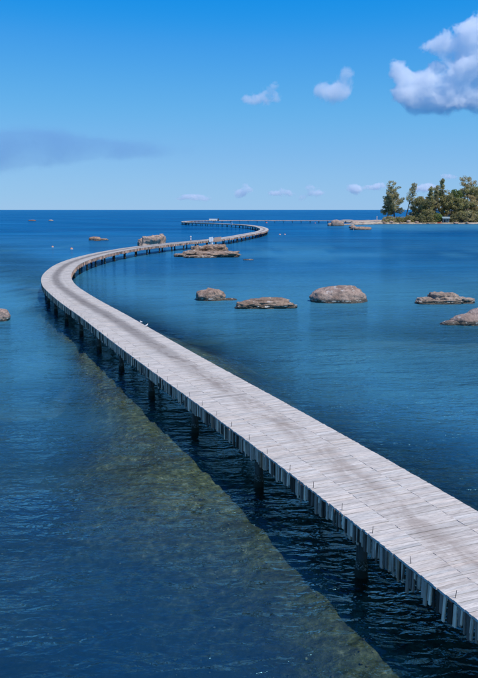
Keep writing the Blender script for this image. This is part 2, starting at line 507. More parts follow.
# ------------------------------------------------------------------ sea and seabed
NX, NY = Vector((0.921, 0.389)), Vector((0.389, -0.921))
E0 = at(S0)[0] + at(S0)[2] * (WID / 2)
def ss(a, b, x):
    t = max(0.0, min(1.0, (x - a) / (b - a)))
    return t * t * (3 - 2 * t)
ISL = [(70, 392), (95, 388), (130, 384), (175, 380), (230, 380)]
def island_shore(x):
    """y of the island's near shore"""
    if x < 60: return 1e6
    y = 385 + 1.2 * math.sin(x * 0.13) + 0.8 * math.sin(x * 0.37 + 1)
    if x < 84: y += ((84 - x) / 24.0) ** 2 * 22
    return y
def depth(x, y):
    # distance to the left of the near, straight part of the walk
    u = -((x - E0.x) * NX.x + (y - E0.y) * NX.y)
    n1 = fbm(x * 0.09, y * 0.05, 3.0); n2 = fbm(x * 0.02, y * 0.012, 8.0)
    near = 0.36 + 0.03 * n1
    left = (1.0 + 1.4 * ss(16, 45, y)) * ss(0.3, 5.5 - 3.0 * ss(13, 30, y), u + 1.6 * n1)
    right = 2.6 * ss(0.5, 9.0, -u - WID)
    d = near + (left if u > 0 else right)
    d += 1.6 * ss(35, 110, y) * (1 if u < 0 else 0.6)
    d += 4.0 * ss(110, 260, y) + 3.0 * ss(400, 800, abs(x) + y)
    d += n1 * 0.35 * ss(0.5, 4, abs(u)) + n2 * 0.9 * ss(3, 20, abs(u))
    # pale shallows on the far side of the straight stretch and off the island
    d -= 1.6 * math.exp(-((x - 14) / 18) ** 2 - ((y - 44) / 11) ** 2)
    d -= 3.4 * math.exp(-((x - 95) / 55) ** 2 - ((y - 372) / 40) ** 2)
    return max(0.24, d)
def silt(x, y):
    # fine sand stirred up in the water, in drifting patches
    n = fbm(x * 0.05, y * 0.07, 12.0) * 0.7 + fbm(x * 0.25, y * 0.3, 5.0, 3) * 0.45
    a = (0.25 * ss(11, 19, y + n * 4) + 0.75 * ss(16, 36, y + n * 6)) * (1 - 0.75 * ss(60, 100, y + n * 12)) * (1 - ss(150, 260, y))
    b = 0.75 * ss(220, 330, y + n * 30) * (1 - ss(382, 400, y)) * ss(20, 70, x)
    c = 0.3 * ss(95, 115, y) * (1 - ss(130, 170, y)) * ss(-0.1, 0.3, n)
    return max(0.0, min(1.0, a * (0.86 + 0.25 * n) + b + c))
def axis(lo, hi, step, far):
    a = []
    v = lo
    while v <= hi: a.append(v); v += step
    s = step; v = a[-1]; up = []
    while v < far: s *= (1.13 if v < 400 else 1.6); v += s; up.append(v)
    s = step; v = a[0]; dn = []
    while v > -far: s *= (1.13 if v > -400 else 1.6); v -= s; dn.append(v)
    return list(reversed(dn)) + a + up
XS = axis(-14, 7, 0.22, 40000); YS = axis(7, 38, 0.22, 40000)
GRID = [[depth(x, y) if abs(x) < 1500 and abs(y) < 1500 else 9.0 for x in XS] for y in YS]
def sheet(name, zf, m):
    me = bpy.data.meshes.new(name)
    D = GRID
    V = [(x, y, zf(D[j][i], x, y)) for j, y in enumerate(YS) for i, x in enumerate(XS)]
    w = len(XS)
    Fc = [(j * w + i, j * w + i + 1, (j + 1) * w + i + 1, (j + 1) * w + i) for j in range(len(YS) - 1) for i in range(w - 1)]
    me.from_pydata(V, [], Fc)
    at_ = me.attributes.new('depth', 'FLOAT', 'POINT')
    at_.data.foreach_set('value', [d for r in D for d in r])
    st_ = me.attributes.new('silt', 'FLOAT', 'POINT')
    st_.data.foreach_set('value', [silt(x, y) for y in YS for x in XS])
    me.polygons.foreach_set('use_smooth', [True] * len(me.polygons))
    me.materials.append(m)
    o = bpy.data.objects.new(name, me); COL.objects.link(o)
    return o
sea = sheet('sea', lambda d, x, y: 0.0, M['sea'])
tag(sea, 'rippled blue sea, clear over the shallows beside the boardwalk', 'sea', kind='structure')
bed = sheet('seabed', lambda d, x, y: -d + (0.11 * fbm(x * 1.3, y * 1.3, 1.0, 4) if -40 < x < 40 and 0 < y < 80 else 0.0), M['bed'])
tag(bed, 'olive weedy seabed seen through clear shallow water', 'seabed', kind='structure')

# loose stones and coral lumps on the shallow bed, too many to count
def bed_z(x, y): return -depth(x, y) + 0.11 * fbm(x * 1.3, y * 1.3, 1.0, 4)
rs = random.Random(91)
T = (1 + 5 ** 0.5) / 2
ICO = [Vector(p).normalized() for p in ((-1, T, 0), (1, T, 0), (-1, -T, 0), (1, -T, 0), (0, -1, T), (0, 1, T), (0, -1, -T), (0, 1, -T), (T, 0, -1), (T, 0, 1), (-T, 0, -1), (-T, 0, 1))]
ICF = [(0, 11, 5), (0, 5, 1), (0, 1, 7), (0, 7, 10), (0, 10, 11), (1, 5, 9), (5, 11, 4), (11, 10, 2), (10, 7, 6), (7, 1, 8), (3, 9, 4), (3, 4, 2), (3, 2, 6), (3, 6, 8), (3, 8, 9), (4, 9, 5), (2, 4, 11), (6, 2, 10), (8, 6, 7), (9, 8, 1)]
mb = MB()
for i in range(5000):
    u_ = rs.random() ** 1.4 * 9.0 + 0.1; t_ = rs.uniform(-6, 34)
    q = E0 - NX * u_ - NY * t_
    if noise.noise(Vector((q.x * 0.5, q.y * 0.5, 4))) < rs.uniform(-0.5, 0.4): continue
    r_ = rs.uniform(0.012, 0.032) * (1.7 if rs.random() < 0.06 else 1)
    c = Vector((q.x, q.y, bed_z(q.x, q.y) + r_ * 0.2)); b_ = len(mb.v)
    ax = [rs.uniform(0.7, 1.4), rs.uniform(0.7, 1.4), rs.uniform(0.45, 0.8)]
    v = rs.choice((0.7, 0.9, 1.0, 1.2, 1.5, 2.4))
    for p in ICO:
        j = rs.uniform(0.8, 1.15) * r_
        mb.v.append((c.x + p.x * ax[0] * j, c.y + p.y * ax[1] * j, c.z + p.z * ax[2] * j))
        mb.c.append((v, v, v, 1)); mb.u1.append((0, 0)); mb.u2.append((0, 0))
    mb.f += [tuple(b_ + z for z in f) for f in ICF]
tag(mb.build('seabed_stones', M['stone'], smooth=True), 'scattered pale and dark stones on the shallow seabed beside the boardwalk', 'stones', kind='stuff')

# ------------------------------------------------------------------ the boardwalk
walk = empty('boardwalk', (at(S0)[0].x, at(S0)[0].y, 0))
tag(walk, 'long winding weathered grey plank boardwalk on piles snaking over the sea to the island', 'boardwalk')
W0 = Vector(walk.location)
rnd = random.Random(11)
SEAMS = (WID / 2, WID / 2 - 0.69, -WID / 2 + 0.69, -WID / 2)
TRACK = [(0, 0.30), (S0 + 2, 0.25), (S0 + 9, -0.22), (S0 + 27, -0.30), (S0 + 45, -0.1), (S0 + 60, 0.08), (S0 + 100, 0.0), (5000, 0.0)]
def track(s):
    for (a, x), (b, y) in zip(TRACK, TRACK[1:]):
        if a <= s <= b: return x + (y - x) * (s - a) / (b - a)
    return 0.0
def tone_deck(r):
    v = r.gauss(1.0, 0.065)
    if r.random() < 0.05: v *= 0.84
    w = r.gauss(0, 0.018)
    return (max(0.5, v * (1 + w)), max(0.5, v), max(0.5, v * (1 - w * 0.8)), 1)
def deck_board(mb, s, w, o1, o2, r, detail=True):
    dz = r.uniform(-0.006, 0.006) if detail else 0
    tl = r.uniform(-0.004, 0.004)
    j1, j2 = r.uniform(-0.006, 0.006), r.uniform(-0.006, 0.006)
    C = []
    for z in (DECK - 0.045, DECK):
        for (ss_, o, jj) in ((s + 0.0, o1, j1), (s + 0.0, o2, j2), (s + w, o2, j2), (s + w, o1, j1)):
            q = pt(ss_ + jj, o, z + dz + (tl if o == o1 else -tl))
            C.append(q - W0)
    L = abs(o1 - o2); a, b = r.uniform(0, 50), r.uniform(0, 50)
    uv = [(a, b), (a + L, b), (a + L, b + w), (a, b + w)] * 2
    sr = s - S0
    tr = track(s)
    pl = [(sr, o1 - tr), (sr, o2 - tr), (sr + w, o2 - tr), (sr + w, o1 - tr)] * 2
    mb.quad_box(C, tone_deck(r), uv, pl)
# single boards where the photograph lets them be told apart, then the rest of the planking as one mesh
s = S0 - 2.2; nb = 0; s_start = s
while nb < 300:
    w = rnd.uniform(0.075, 0.105)
    for k in range(3):
        e1 = rnd.uniform(0.0, 0.02) if k == 0 else rnd.choice((0.0, -0.001, -0.002, -0.006))
        e2 = rnd.uniform(0.0, 0.015) if k == 2 else rnd.choice((0.0, -0.001, -0.002, -0.006))
        mb = MB()
        deck_board(mb, s, w - rnd.choice((0.001, 0.0015, 0.002, 0.002, 0.003, 0.004, 0.010)), SEAMS[k] + e1, SEAMS[k + 1] - e2, rnd)
        o = mb.build('deck_board', M['deck'], walk)
        nb += 1
    s += w
s_rest = s
mb = MB(); mbf = MB()
for lo, hi in ((0.0, s_start), (s_rest, LEN)):
    s = lo
    while s < hi - 0.02:
        far = s > S0 + 150
        w = min(rnd.uniform(0.075, 0.105) * (2.2 if far else 1), hi - s)
        for k in range(3):
            e1 = rnd.uniform(0.0, 0.02) if k == 0 else rnd.choice((0.0, -0.001, -0.002, -0.006))
            e2 = rnd.uniform(0.0, 0.015) if k == 2 else rnd.choice((0.0, -0.001, -0.002, -0.006))
            deck_board(mb, s, w - rnd.choice((0.001, 0.0015, 0.002, 0.002, 0.003, 0.004, 0.010)), SEAMS[k] + e1, SEAMS[k + 1] - e2, rnd, not far)
        s += w
tag(mb.build('deck_planking', M['deck'], walk), kind='stuff')

# skirt of upright planks along both edges
SIDE_TONES = [(1.1, 1.1, 1.1), (0.8, 0.8, 0.8), (0.5, 0.5, 0.52), (0.25, 0.25, 0.26), (1.0, 1.0, 1.05), (1.75, 1.7, 1.65), (0.75, 0.6, 0.5), (0.1, 0.1, 0.1)]
SIDE_W = [5, 4, 4, 4, 5, 5, 2, 6]
S_LAST = cum[min(range(len(line)), key=lambda i: (line[i] - Vector((-14.0, 426))).length)]
def side_plank(mb, s, w, side, r, scale=1.0):
    o = side * (WID / 2 - 0.02 + r.uniform(-0.02, 0.015))
    th = r.uniform(0.022, 0.035) * side
    top = DECK - 0.047 + r.uniform(-0.012, 0.0)
    bot = DECK - 0.42 + r.gauss(0, 0.045)
    if r.random() < 0.05: bot += r.uniform(0.05, 0.2)
    lean = r.gauss(0, 0.016)
    s2 = s + w
    C = [pt(s + lean, o, bot), pt(s2 + lean, o, bot), pt(s2 + lean, o + th, bot), pt(s + lean, o + th, bot),
         pt(s, o, top), pt(s2, o, top), pt(s2, o + th, top), pt(s, o + th, top)]
    if side > 0:
        C = [C[3], C[2], C[1], C[0], C[7], C[6], C[5], C[4]]
    t = r.choices(SIDE_TONES, SIDE_W)[0]; v = r.uniform(0.85, 1.15)
    if s > S_LAST: t = (1.5, 1.5, 1.5)      # paler planks along the last straight
    a, b = r.uniform(0, 50), r.uniform(0, 50)
    uv = [(a, b), (a, b + w), (a, b + w + 0.03), (a, b + 0.03), (a + 0.5, b), (a + 0.5, b + w), (a + 0.5, b + w + 0.03), (a + 0.5, b + 0.03)]
    mb.quad_box([c - W0 for c in C], (t[0] * v, t[1] * v, t[2] * v, 1), uv)
s = S0 - 1.5; n = 0; s_start = s
while n < 300:
    w = rnd.uniform(0.045, 0.10)
    mb = MB(); side_plank(mb, s, w - rnd.uniform(0.006, 0.026), 1, rnd)
    mb.build('side_plank', M['side'], walk); n += 1
    s += w + (rnd.uniform(0.01, 0.05) if rnd.random() < 0.16 else 0)
s_rest = s
mb = MB()
for side in (1, -1):
    rngs = ((0.0, s_start), (s_rest, LEN)) if side > 0 else ((0.0, LEN),)
    for lo, hi in rngs:
        s = lo
        while s < hi - 0.2:
            w = rnd.uniform(0.045, 0.10) * (2.2 if s > S0 + 150 else 1)
            side_plank(mb, s, w - rnd.uniform(0.004, 0.012), side, rnd)
            s += w + (rnd.uniform(0.01, 0.05) if rnd.random() < 0.16 else 0)
tag(mb.build('side_planking', M['side'], walk), kind='stuff')

# stringers under the deck
for off in (1.02, 0.0, -1.02):
    mb = MB(); s = 0.0; prev = None
    while s < LEN:
        e = min(LEN, s + 2.0)
        C = []
        for z in (DECK - 0.24, DECK - 0.05):
            C += [pt(s, off + 0.05, z), pt(s, off - 0.05, z), pt(e, off - 0.05, z), pt(e, off + 0.05, z)]
        a = rnd.uniform(0, 50)
        mb.quad_box([c - W0 for c in C], (1, 1, 1, 1), [(a, 0), (a, 0.1), (a + 2, 0.1), (a + 2, 0)] * 2)
        s = e
    mb.build('stringer', M['beam'], walk)
# bents: two piles and a cap beam
s = S0 + 3.91 - 5.34 * 4
pile_me = None
while s < LEN - 1:
    if s > 0.5:
        p, t, nl = at(s)
        rz = math.atan2(nl.y, nl.x)
        mb = MB(); mb.box((0, 0, 0), (2.45, 0.24, 0.26))
        o = mb.build('cap_beam', M['conc'], walk)
        o.location = Vector((p.x, p.y, DECK - 0.24 - 0.132)) - W0; o.rotation_euler = (0, 0, rz)
        for off in (0.98, -0.98):
            q = p + nl * off
            if pile_me is None:
                mb = MB()
                pr = [(0.125, -6.0), (0.125, -0.35), (0.145, -0.1), (0.14, 0.12), (0.135, 0.24), (0.12, 0.34), (0.118, DECK - 0.5)]
                mb.tube([(0, 0, z) for r_, z in pr], [r_ for r_, z in pr], 10)
                o = mb.build('pile', M['pile'], walk, smooth=True); pile_me = o.data
            else:
                o = bpy.data.objects.new('pile', pile_me); COL.objects.link(o); o.parent = walk
            o.location = Vector((q.x, q.y, 0)) - W0; o.rotation_euler = (0, 0, rz)
    s += 5.34
# thin iron rods standing along the left edge
s = S0 - 0.7
rod_me = None
while s < S0 + 46:
    q = pt(s + rnd.uniform(-0.05, 0.05), WID / 2 - 0.075, DECK - 0.02)
    if rod_me is None:
        mb = MB(); mb.tube([(0, 0, 0), (0.002, 0, 0.10), (0.006, 0.003, 0.17)], [0.007, 0.006, 0.005], 6)
        o = mb.build('edge_rod', M['rod'], walk); rod_me = o.data
    else:
        o = bpy.data.objects.new('edge_rod', rod_me); COL.objects.link(o); o.parent = walk
    o.location = q - W0
    o.rotation_euler = (rnd.gauss(0, 0.08), rnd.gauss(0, 0.08), rnd.uniform(0, 6))
    s += 1.25

# ------------------------------------------------------------------ rocks
def rock(name, label, lobes, seed, group=None, tone=(1, 1, 1), rough=0.22, sub=5, parent=None, strata=0.0, facet=0.6):
    """lobes: (x, y, z, rx, ry, rz, turn, squareness) in world metres; one mesh per rock"""
    x0, y0 = lobes[0][0], lobes[0][1]
    V = []; Fc = []; Ct = []
    for li, (x, y, z, rx, ry, rz, turn, sq) in enumerate(lobes):
        bm = bmesh.new()
        bmesh.ops.create_icosphere(bm, subdivisions=sub, radius=1.0)
        b = len(V)
        ca, sa = math.cos(turn), math.sin(turn)
        for v in bm.verts:
            p = v.co.normalized()
            # rounded block: pull the sphere towards a box
            m = max(abs(p.x), abs(p.y), abs(p.z))
            k = (1 - sq) + sq / m * 0.78
            q = p * k
            n = noise.fractal(p * 1.3 + Vector((seed * 3.1 + li, seed, 0)), 1.0, 2.0, 3)
            n2 = noise.fractal(p * 4.0 + Vector((seed, li * 2.3, 5)), 0.9, 2.1, 4)
            q *= 1 + rough * n + rough * 0.35 * n2
            vd = noise.voronoi(p * 2.3 + Vector((seed, li, 1.7)))[0]
            q *= 1 + facet * (-0.05 + 0.16 * min(0.6, vd[1] - vd[0]))
            vd = noise.voronoi(p * 6.0 + Vector((li, seed, 0.3)))[0]
            q *= 1 + facet * (-0.015 + 0.05 * min(0.5, vd[1] - vd[0]))
            if strata:
                q.z += strata * (noise.noise(Vector((p.x * 0.6, p.y * 0.6, p.z * 7 + seed))))
                q.x *= 1 + strata * 0.5 * noise.noise(Vector((seed, 0, p.z * 9)))
            X, Y, Z = q.x * rx, q.y * ry, q.z * rz
            V.append((X * ca - Y * sa + x - x0, X * sa + Y * ca + y - y0, Z + z))
            Ct.append(tone)
        bm.verts.index_update()
        for f in bm.faces: Fc.append(tuple(b + w.index for w in f.verts))
        bm.free()
    mb = MB(); mb.v = V; mb.f = Fc; mb.c = [(c[0], c[1], c[2], 1) for c in Ct]
    mb.u1 = mb.u2 = [(0, 0)] * len(V)
    o = mb.build(name, M['rock'], parent, smooth=True)
    o.location = (x0, y0, 0)
    tag(o, label, 'rock', group)
    return o
PK = (1.12, 1.0, 0.98)
rock('boulder', 'large rounded pinkish grey boulder, tallest of those standing in open water right of the boardwalk',
     [(8.55, 59.3, -0.05, 2.6, 1.8, 1.35, 0.05, 0.25), (9.3, 59.9, 0.3, 1.1, 0.9, 1.05, 0.1, 0.4)], 1, 'rocks in the sea', (0.92, 0.84, 0.81), 0.12, facet=0.22)
rock('boulder', 'small domed brown rock with a low tail, between flat slab and boardwalk bend',
     [(-2.5, 60.1, 0.1, 1.3, 1.0, 0.95, 0, 0.2), (-0.9, 60.0, -0.03, 0.75, 0.4, 0.22, 0.1, 0.2)], 2, 'rocks in the sea', (0.9, 0.78, 0.71), 0.15, facet=0.3)
rock('rock_slab', 'long flat brown rock slab lying low next to a small domed rock',
     [(2.1, 55.2, 0.15, 2.1, 1.0, 0.55, 0.02, 0.5), (0.5, 54.9, 0.1, 0.9, 0.7, 0.5, 0.1, 0.5), (3.6, 55.2, 0.08, 1.0, 0.7, 0.4, -0.1, 0.4), (2.6, 55.5, 0.3, 1.6, 0.8, 0.5, 0.1, 0.5)], 3, 'rocks in the sea', (0.75, 0.66, 0.58), 0.22, strata=0.12)
rock('rock_slab', 'low rock with pale sunlit hump and dark undercut ledge, off the tip of a sloping rock',
     [(17.1, 58.2, 0.22, 1.5, 1.0, 0.72, 0.05, 0.4), (15.6, 58.0, 0.1, 1.0, 0.8, 0.42, 0.1, 0.4), (18.7, 58.2, 0.08, 1.0, 0.8, 0.42, -0.1, 0.5), (16.7, 57.4, 0.1, 1.9, 0.45, 0.26, 0.02, 0.4)], 4, 'rocks in the sea', (0.9, 0.85, 0.80), 0.25, strata=0.14)
rock('sloping_rock', 'smooth sloping grey rock tapering to a dark low point in the water',
     [(17.6, 47.8, 0.0, 2.4, 1.6, 1.2, 0.1, 0.05), (16.0, 47.3, 0.0, 1.7, 1.0, 0.72, 0.15, 0.05), (14.9, 47.0, -0.03, 1.3, 0.55, 0.36, 0.1, 0.1)], 5, 'rocks in the sea', (0.92, 0.86, 0.86), 0.12, facet=0.2)
rock('boulder', 'small pinkish boulder alone in the water outside the boardwalk bend',
     [(-17.0, 48.7, 0.15, 0.95, 0.8, 0.75, 0, 0.4), (-17.7, 49.0, 0.1, 0.9, 0.8, 0.7, 0.3, 0.3)], 6, 'rocks in the sea', PK, 0.14, facet=0.35)
rock('blocky_boulder', 'big blocky fissured boulder rising behind the boardwalk railing side',
     [(-18.3, 147.5, 0.6, 2.4, 1.8, 1.9, 0.1, 0.75), (-16.7, 147.8, 0.6, 1.4, 1.6, 2.1, -0.2, 0.7), (-20.2, 147.4, 0.4, 1.1, 1.4, 1.5, 0.3, 0.6), (-16.2, 147.8, 2.2, 0.5, 0.6, 0.6, -0.2, 0.6)], 7, 'rocks in the sea', (1.08, 1.0, 0.95), 0.2, strata=0.06)
rock('rock_shelf', 'broad layered brown rock shelf beside the boardwalk below the white panels',
     [(-4.2, 117.5, 0.2, 3.8, 3.4, 0.7, 0.05, 0.6), (-7.6, 118.0, 0.2, 2.1, 2.2, 0.85, 0.2, 0.4), (-2.2, 116.5, 0.3, 2.6, 2.4, 0.65, -0.05, 0.7), (-9.2, 117, 0.05, 1.8, 1.6, 0.5, 0.1, 0.3), (-4.2, 121.5, 0.9, 2.4, 1.8, 0.95, 0.2, 0.4), (-6.4, 114, 0.0, 2.6, 1.0, 0.45, 0.05, 0.4), (-7.0, 120.5, 0.8, 1.4, 1.4, 0.9, 0.2, 0.4)], 8, 'rocks in the sea', (0.82, 0.72, 0.62), 0.24, strata=0.18)
rock('flat_rock', 'thin dark rock awash just off the broad layered shelf',
     [(1.45, 108.5, -0.02, 0.95, 0.5, 0.22, 0, 0.3)], 9, 'rocks in the sea', (0.75, 0.65, 0.58), 0.2, 3)
rock('low_rock', 'low reddish brown rock beyond the boardwalk bend, near two orange floats',
     [(-36.6, 180, 0.15, 1.7, 1.3, 0.85, 0, 0.4), (-34.8, 180, 0.05, 1.7, 0.9, 0.42, 0, 0.4), (-35.4, 176, -0.02, 0.9, 0.5, 0.3, 0, 0.3)], 10, 'rocks in the sea', (0.95, 0.74, 0.6), 0.25, 3)
rock('boulder', 'large pale rounded boulder at the end of the sand spit',
     [(46.8, 341.5, 0.6, 3.3, 2.6, 2.5, 0.1, 0.4), (48.6, 342, 0.4, 2.2, 2, 2.0, 0.3, 0.4), (43.8, 341, 0.2, 1.4, 1.4, 1.4, 0, 0.4)], 11, 'rocks in the sea', (1.1, 0.98, 0.94), 0.16, 3)
rock('flat_rock', 'long low dark brown rock off the sand spit',
     [(46.9, 276, 0.1, 4.2, 2.0, 1.2, 0.0, 0.4), (49.5, 276, 0.1, 2.4, 1.6, 1.0, 0.1, 0.4)], 12, 'rocks in the sea', (0.85, 0.72, 0.62), 0.2, 3)
rock('low_rock', 'small tan rock between pale boulder and long dark rock',
     [(48.7, 304, 0.1, 1.7, 1.2, 1.0, 0.0, 0.3)], 13, 'rocks in the sea', (1.1, 0.9, 0.72), 0.2, 3)
rock('distant_rock', 'dark rock with reddish end far out on the open sea',
     [(-142.4, 490, 0.1, 2.4, 1.4, 0.8, 0.0, 0.3), (-144.6, 490, 0.1, 0.9, 0.8, 0.7, 0.0, 0.3)], 14, 'rocks in the sea', (0.8, 0.55, 0.5), 0.2, 3)
rock('distant_rock', 'small grey rock far out on the open sea',
     [(-129.8, 490, 0.1, 1.9, 1.2, 0.8, 0.0, 0.3)], 15, 'rocks in the sea', (1.2, 1.2, 1.25), 0.2, 3)

# ------------------------------------------------------------------ island
def ground_z(x, y):
    sh = island_shore(x)
    t = y - sh
    if t < -6: return -3.0
    z = -1.0 + 1.55 * ss(-6, 3, t) + 0.55 * ss(2, 9, t)
    hill = 6.5 * ss(108, 150, x) * ss(4, 40, t)
    mid = 1.2 * ss(86, 105, x) * ss(6, 30, t)
    back = 1 - ss(70, 95, t)
    z += (hill + mid)
    z += 0.35 * fbm(x * 0.11, y * 0.11, 2) * ss(-2, 6, t) + 0.12 * fbm(x * 0.5, y * 0.5, 4)
    z = z * back + (-3.0) * (1 - back)
    edge = ss(60, 68, x)
    return z * edge - 3.0 * (1 - edge)
mb = MB()
gx = [58 + 1.5 * i for i in range(150)]; gy = [374 + 1.5 * j for j in range(80)]
for y in gy:
    for x in gx:
        mb.v.append((x, y, ground_z(x, y))); mb.c.append((1, 1, 1, 1)); mb.u1.append((0, 0)); mb.u2.append((0, 0))
w = len(gx)
mb.f = [(j * w + i, j * w + i + 1, (j + 1) * w + i + 1, (j + 1) * w + i) for j in range(len(gy) - 1) for i in range(w - 1)]
tag(mb.build('island_ground', M['ground'], smooth=True), 'sandy island shore rising to reddish soil under the trees', 'island', kind='structure')
# sand spit reaching out from the island towards the pale boulder
mb = MB()
nxp, nyp = 60, 16
for j in range(nyp):
    for i in range(nxp):
        a = i / (nxp - 1); b = j / (nyp - 1) * 2 - 1
        x = 44 + 36 * a; yc = 352 + 40 * a ** 1.3
        wd = 1.6 + 4.2 * a
        z = 0.62 * (0.25 + 0.75 * ss(0, 0.25, a)) * (1 - abs(b) ** 2 * 1.9) + 0.16 * fbm(x * 0.35, yc * 0.35 + b * 3, 6)
        mb.v.append((x, yc + b * wd * 1.5, z)); mb.c.append((1, 1, 1, 1)); mb.u1.append((0, 0)); mb.u2.append((0, 0))
mb.f = [(j * nxp + i, j * nxp + i + 1, (j + 1) * nxp + i + 1, (j + 1) * nxp + i) for j in range(nyp - 1) for i in range(nxp - 1)]
tag(mb.build('sand_spit', M['ground'], smooth=True), 'thin sand spit running out from the island', 'spit', kind='structure')
# shore boulders
SHORE = [(62, 377, 2.1, 1.1, 'dark broad boulder where the sand spit meets the island'), (67, 381, 1.5, 1.0, 'rounded tan boulder on the spit end of the island beach'),
         (75, 385.5, 1.4, 0.9, 'low boulder on bare sand at the outermost tip of the island beach'), (79, 386, 1.0, 0.7, 'small boulder at the outer end of the scrub below the shorter casuarina'), (83, 386, 1.3, 0.9, 'tan boulder on the sand below the airy casuarina'), (88, 386, 0.9, 0.6, 'smallest boulder between airy casuarina and upright pale boulder'),
         (92.5, 387, 1.5, 1.3, 'upright pale boulder standing at the edge of the scrub'), (97, 387, 1.2, 0.8, 'low boulder below the round dark tree, next to the upright pale one'), (103, 386.5, 1.0, 0.6, 'flat little boulder on the sand below the narrow spires'), (118, 386, 1.4, 0.8, 'wide low boulder on the beach just past the hut'), (124, 385.5, 1.0, 0.7, 'small boulder on the beach beyond the wide low one past the hut')]
for i, (x, y, r_, hz_, lb) in enumerate(SHORE):
    z = max(0.0, ground_z(x, y))
    rock('shore_boulder', lb or 'low boulder in the row along the island beach', [(x, y, z + hz_ * 0.3, r_, r_ * 0.8, hz_, i * 0.7, 0.35)], 30 + i,
         'boulders on the island beach', (1.15, 1.0, 0.9) if i % 2 else (1.3, 1.18, 1.05), 0.2, 3)

# ------------------------------------------------------------------ trees and scrub
OLV = (0.35, 0.31, 0.165); GRN = (0.18, 0.25, 0.09); DRK = (0.25, 0.235, 0.13); TAN = (0.46, 0.36, 0.22); GRY = (0.43, 0.37, 0.235)  # leaf colours raised to carry the pale lift of distance haze
def leaf_cloud(mb, c, r, n, size, col, rng, droop=0.0, flat=0.8, thin=0.35):
    for i in range(n):
        while True:
            d = Vector((rng.uniform(-1, 1), rng.uniform(-1, 1), rng.uniform(-1, 1)))
            if d.length < 1: break
        d = d.normalized() * (d.length ** 0.7)
        p = c + Vector((d.x * r, d.y * r, d.z * r * flat))
        a = Vector((rng.gauss(0, 1), rng.gauss(0, 1), rng.gauss(0, 0.7) - droop)).normalized()
        b = a.cross(Vector((rng.gauss(0, 1), rng.gauss(0, 1), rng.gauss(0, 1)))).normalized()
        L = size * rng.uniform(0.6, 1.4); Wd = L * thin
        v = rng.uniform(0.7, 1.3); k = len(mb.v)
        cc = (col[0] * v, col[1] * v, col[2] * v, 1)
        mb.v += [tuple(p - a * L * 0.5), tuple(p + b * Wd * 0.5), tuple(p + a * L * 0.5), tuple(p - b * Wd * 0.5)]
        mb.c += [cc] * 4; mb.u1 += [(0, 0)] * 4; mb.u2 += [(0, 0)] * 4
        mb.f.append((k, k + 1, k + 2, k + 3))
def tree(name, label, x, y, h, spread, seed, col=OLV, kind='casuarina', group='trees on the island', lean=0.0, stems=1, z0=None, crown_from=0.3, dens=1.0):
    rng = random.Random(seed)
    z = ground_z(x, y) - 0.15 if z0 is None else z0
    root = empty(name, (x, y, z))
    tag(root, label, 'tree' if kind != 'bush' else 'shrub', group)
    tb = MB(); cl = []
    for st in range(stems):
        an = rng.uniform(0, 6.28); sp = (0.10 if stems > 1 else 0.03) * h
        top = Vector((lean * h + math.cos(an) * sp * (1 + st * 0.3), math.sin(an) * sp, h * (0.97 if st == 0 else rng.uniform(0.7, 0.9))))
        pts = []
        for i in range(7):
            t = i / 6
            pts.append(Vector((top.x * t ** 1.3 + rng.gauss(0, 0.012) * h * t, top.y * t + rng.gauss(0, 0.012) * h * t, top.z * t)))
        r0 = h * (0.017 if stems > 1 else 0.02)
        tb.tube(pts, [r0 * (1 - 0.88 * i / 6) for i in range(7)], 7)
        nl = int((24 if kind != 'broad' else 18) * (1 if stems == 1 else 0.75))
        for j in range(nl):
            t = crown_from + (0.98 - crown_from) * (j + rng.random()) / nl
            f = t * 6; i = min(5, int(f)); bp = pts[i].lerp(pts[i + 1], f - i)
            if kind == 'casuarina':
                prof = (1.0 - (t - crown_from) / (1.0 - crown_from) * 0.78) * (0.75 + 0.25 * min(1, (t - crown_from) * 6))
            elif kind == 'spire':
                prof = 1.0 - 0.8 * (t - crown_from) / (1 - crown_from)
            else:
                q = (t - crown_from) / (1 - crown_from)
                prof = 0.45 + 0.75 * math.sin(math.pi * (0.2 + 0.72 * q))
            ln = spread * prof * rng.uniform(0.55, 1.15)
            a2 = j * 2.4 + rng.uniform(-0.5, 0.5)
            up = rng.uniform(0.15, 0.6) * ln
            ep = bp + Vector((math.cos(a2) * ln, math.sin(a2) * ln, up))
            mid = bp.lerp(ep, 0.55) + Vector((0, 0, -0.06 * ln))
            rb = r0 * 0.42 * (1 - 0.6 * t)
            tb.tube([bp, mid, ep], [rb, rb * 0.6, rb * 0.2], 5, cap=False)
            k = max(2, int(ln / 0.75))
            for q in range(k):
                tt = 0.35 + 0.7 * (q + 1) / k
                pp = (mid.lerp(ep, (tt - 0.55) / 0.45) if tt > 0.55 else bp.lerp(mid, tt / 0.55))
                cl.append((pp + Vector((rng.gauss(0, 0.25), rng.gauss(0, 0.25), rng.gauss(0, 0.25))), rng.uniform(0.7, 1.25)))
        cl.append((pts[-1], 0.6))
    tb.build('trunk', M['bark'], root)
    cb = MB()
    for p, r_ in cl:
        v = rng.uniform(0.7, 1.3); br = rng.random()
        cc = tuple(a * v * (1 - br * 0.25) + b * br * 0.25 for a, b in zip(col, TAN))
        leaf_cloud(cb, p, r_ * (1.0 if kind != 'broad' else 1.25), int((42 if kind != 'broad' else 60) * dens), 0.9 if kind != 'broad' else 0.62, cc, rng,
                   0.5 if kind in ('casuarina', 'spire') else 0.0, 0.8, 0.3 if kind in ('casuarina', 'spire') else 0.55)
    cb.build('crown', M['leaf'], root)
    return root
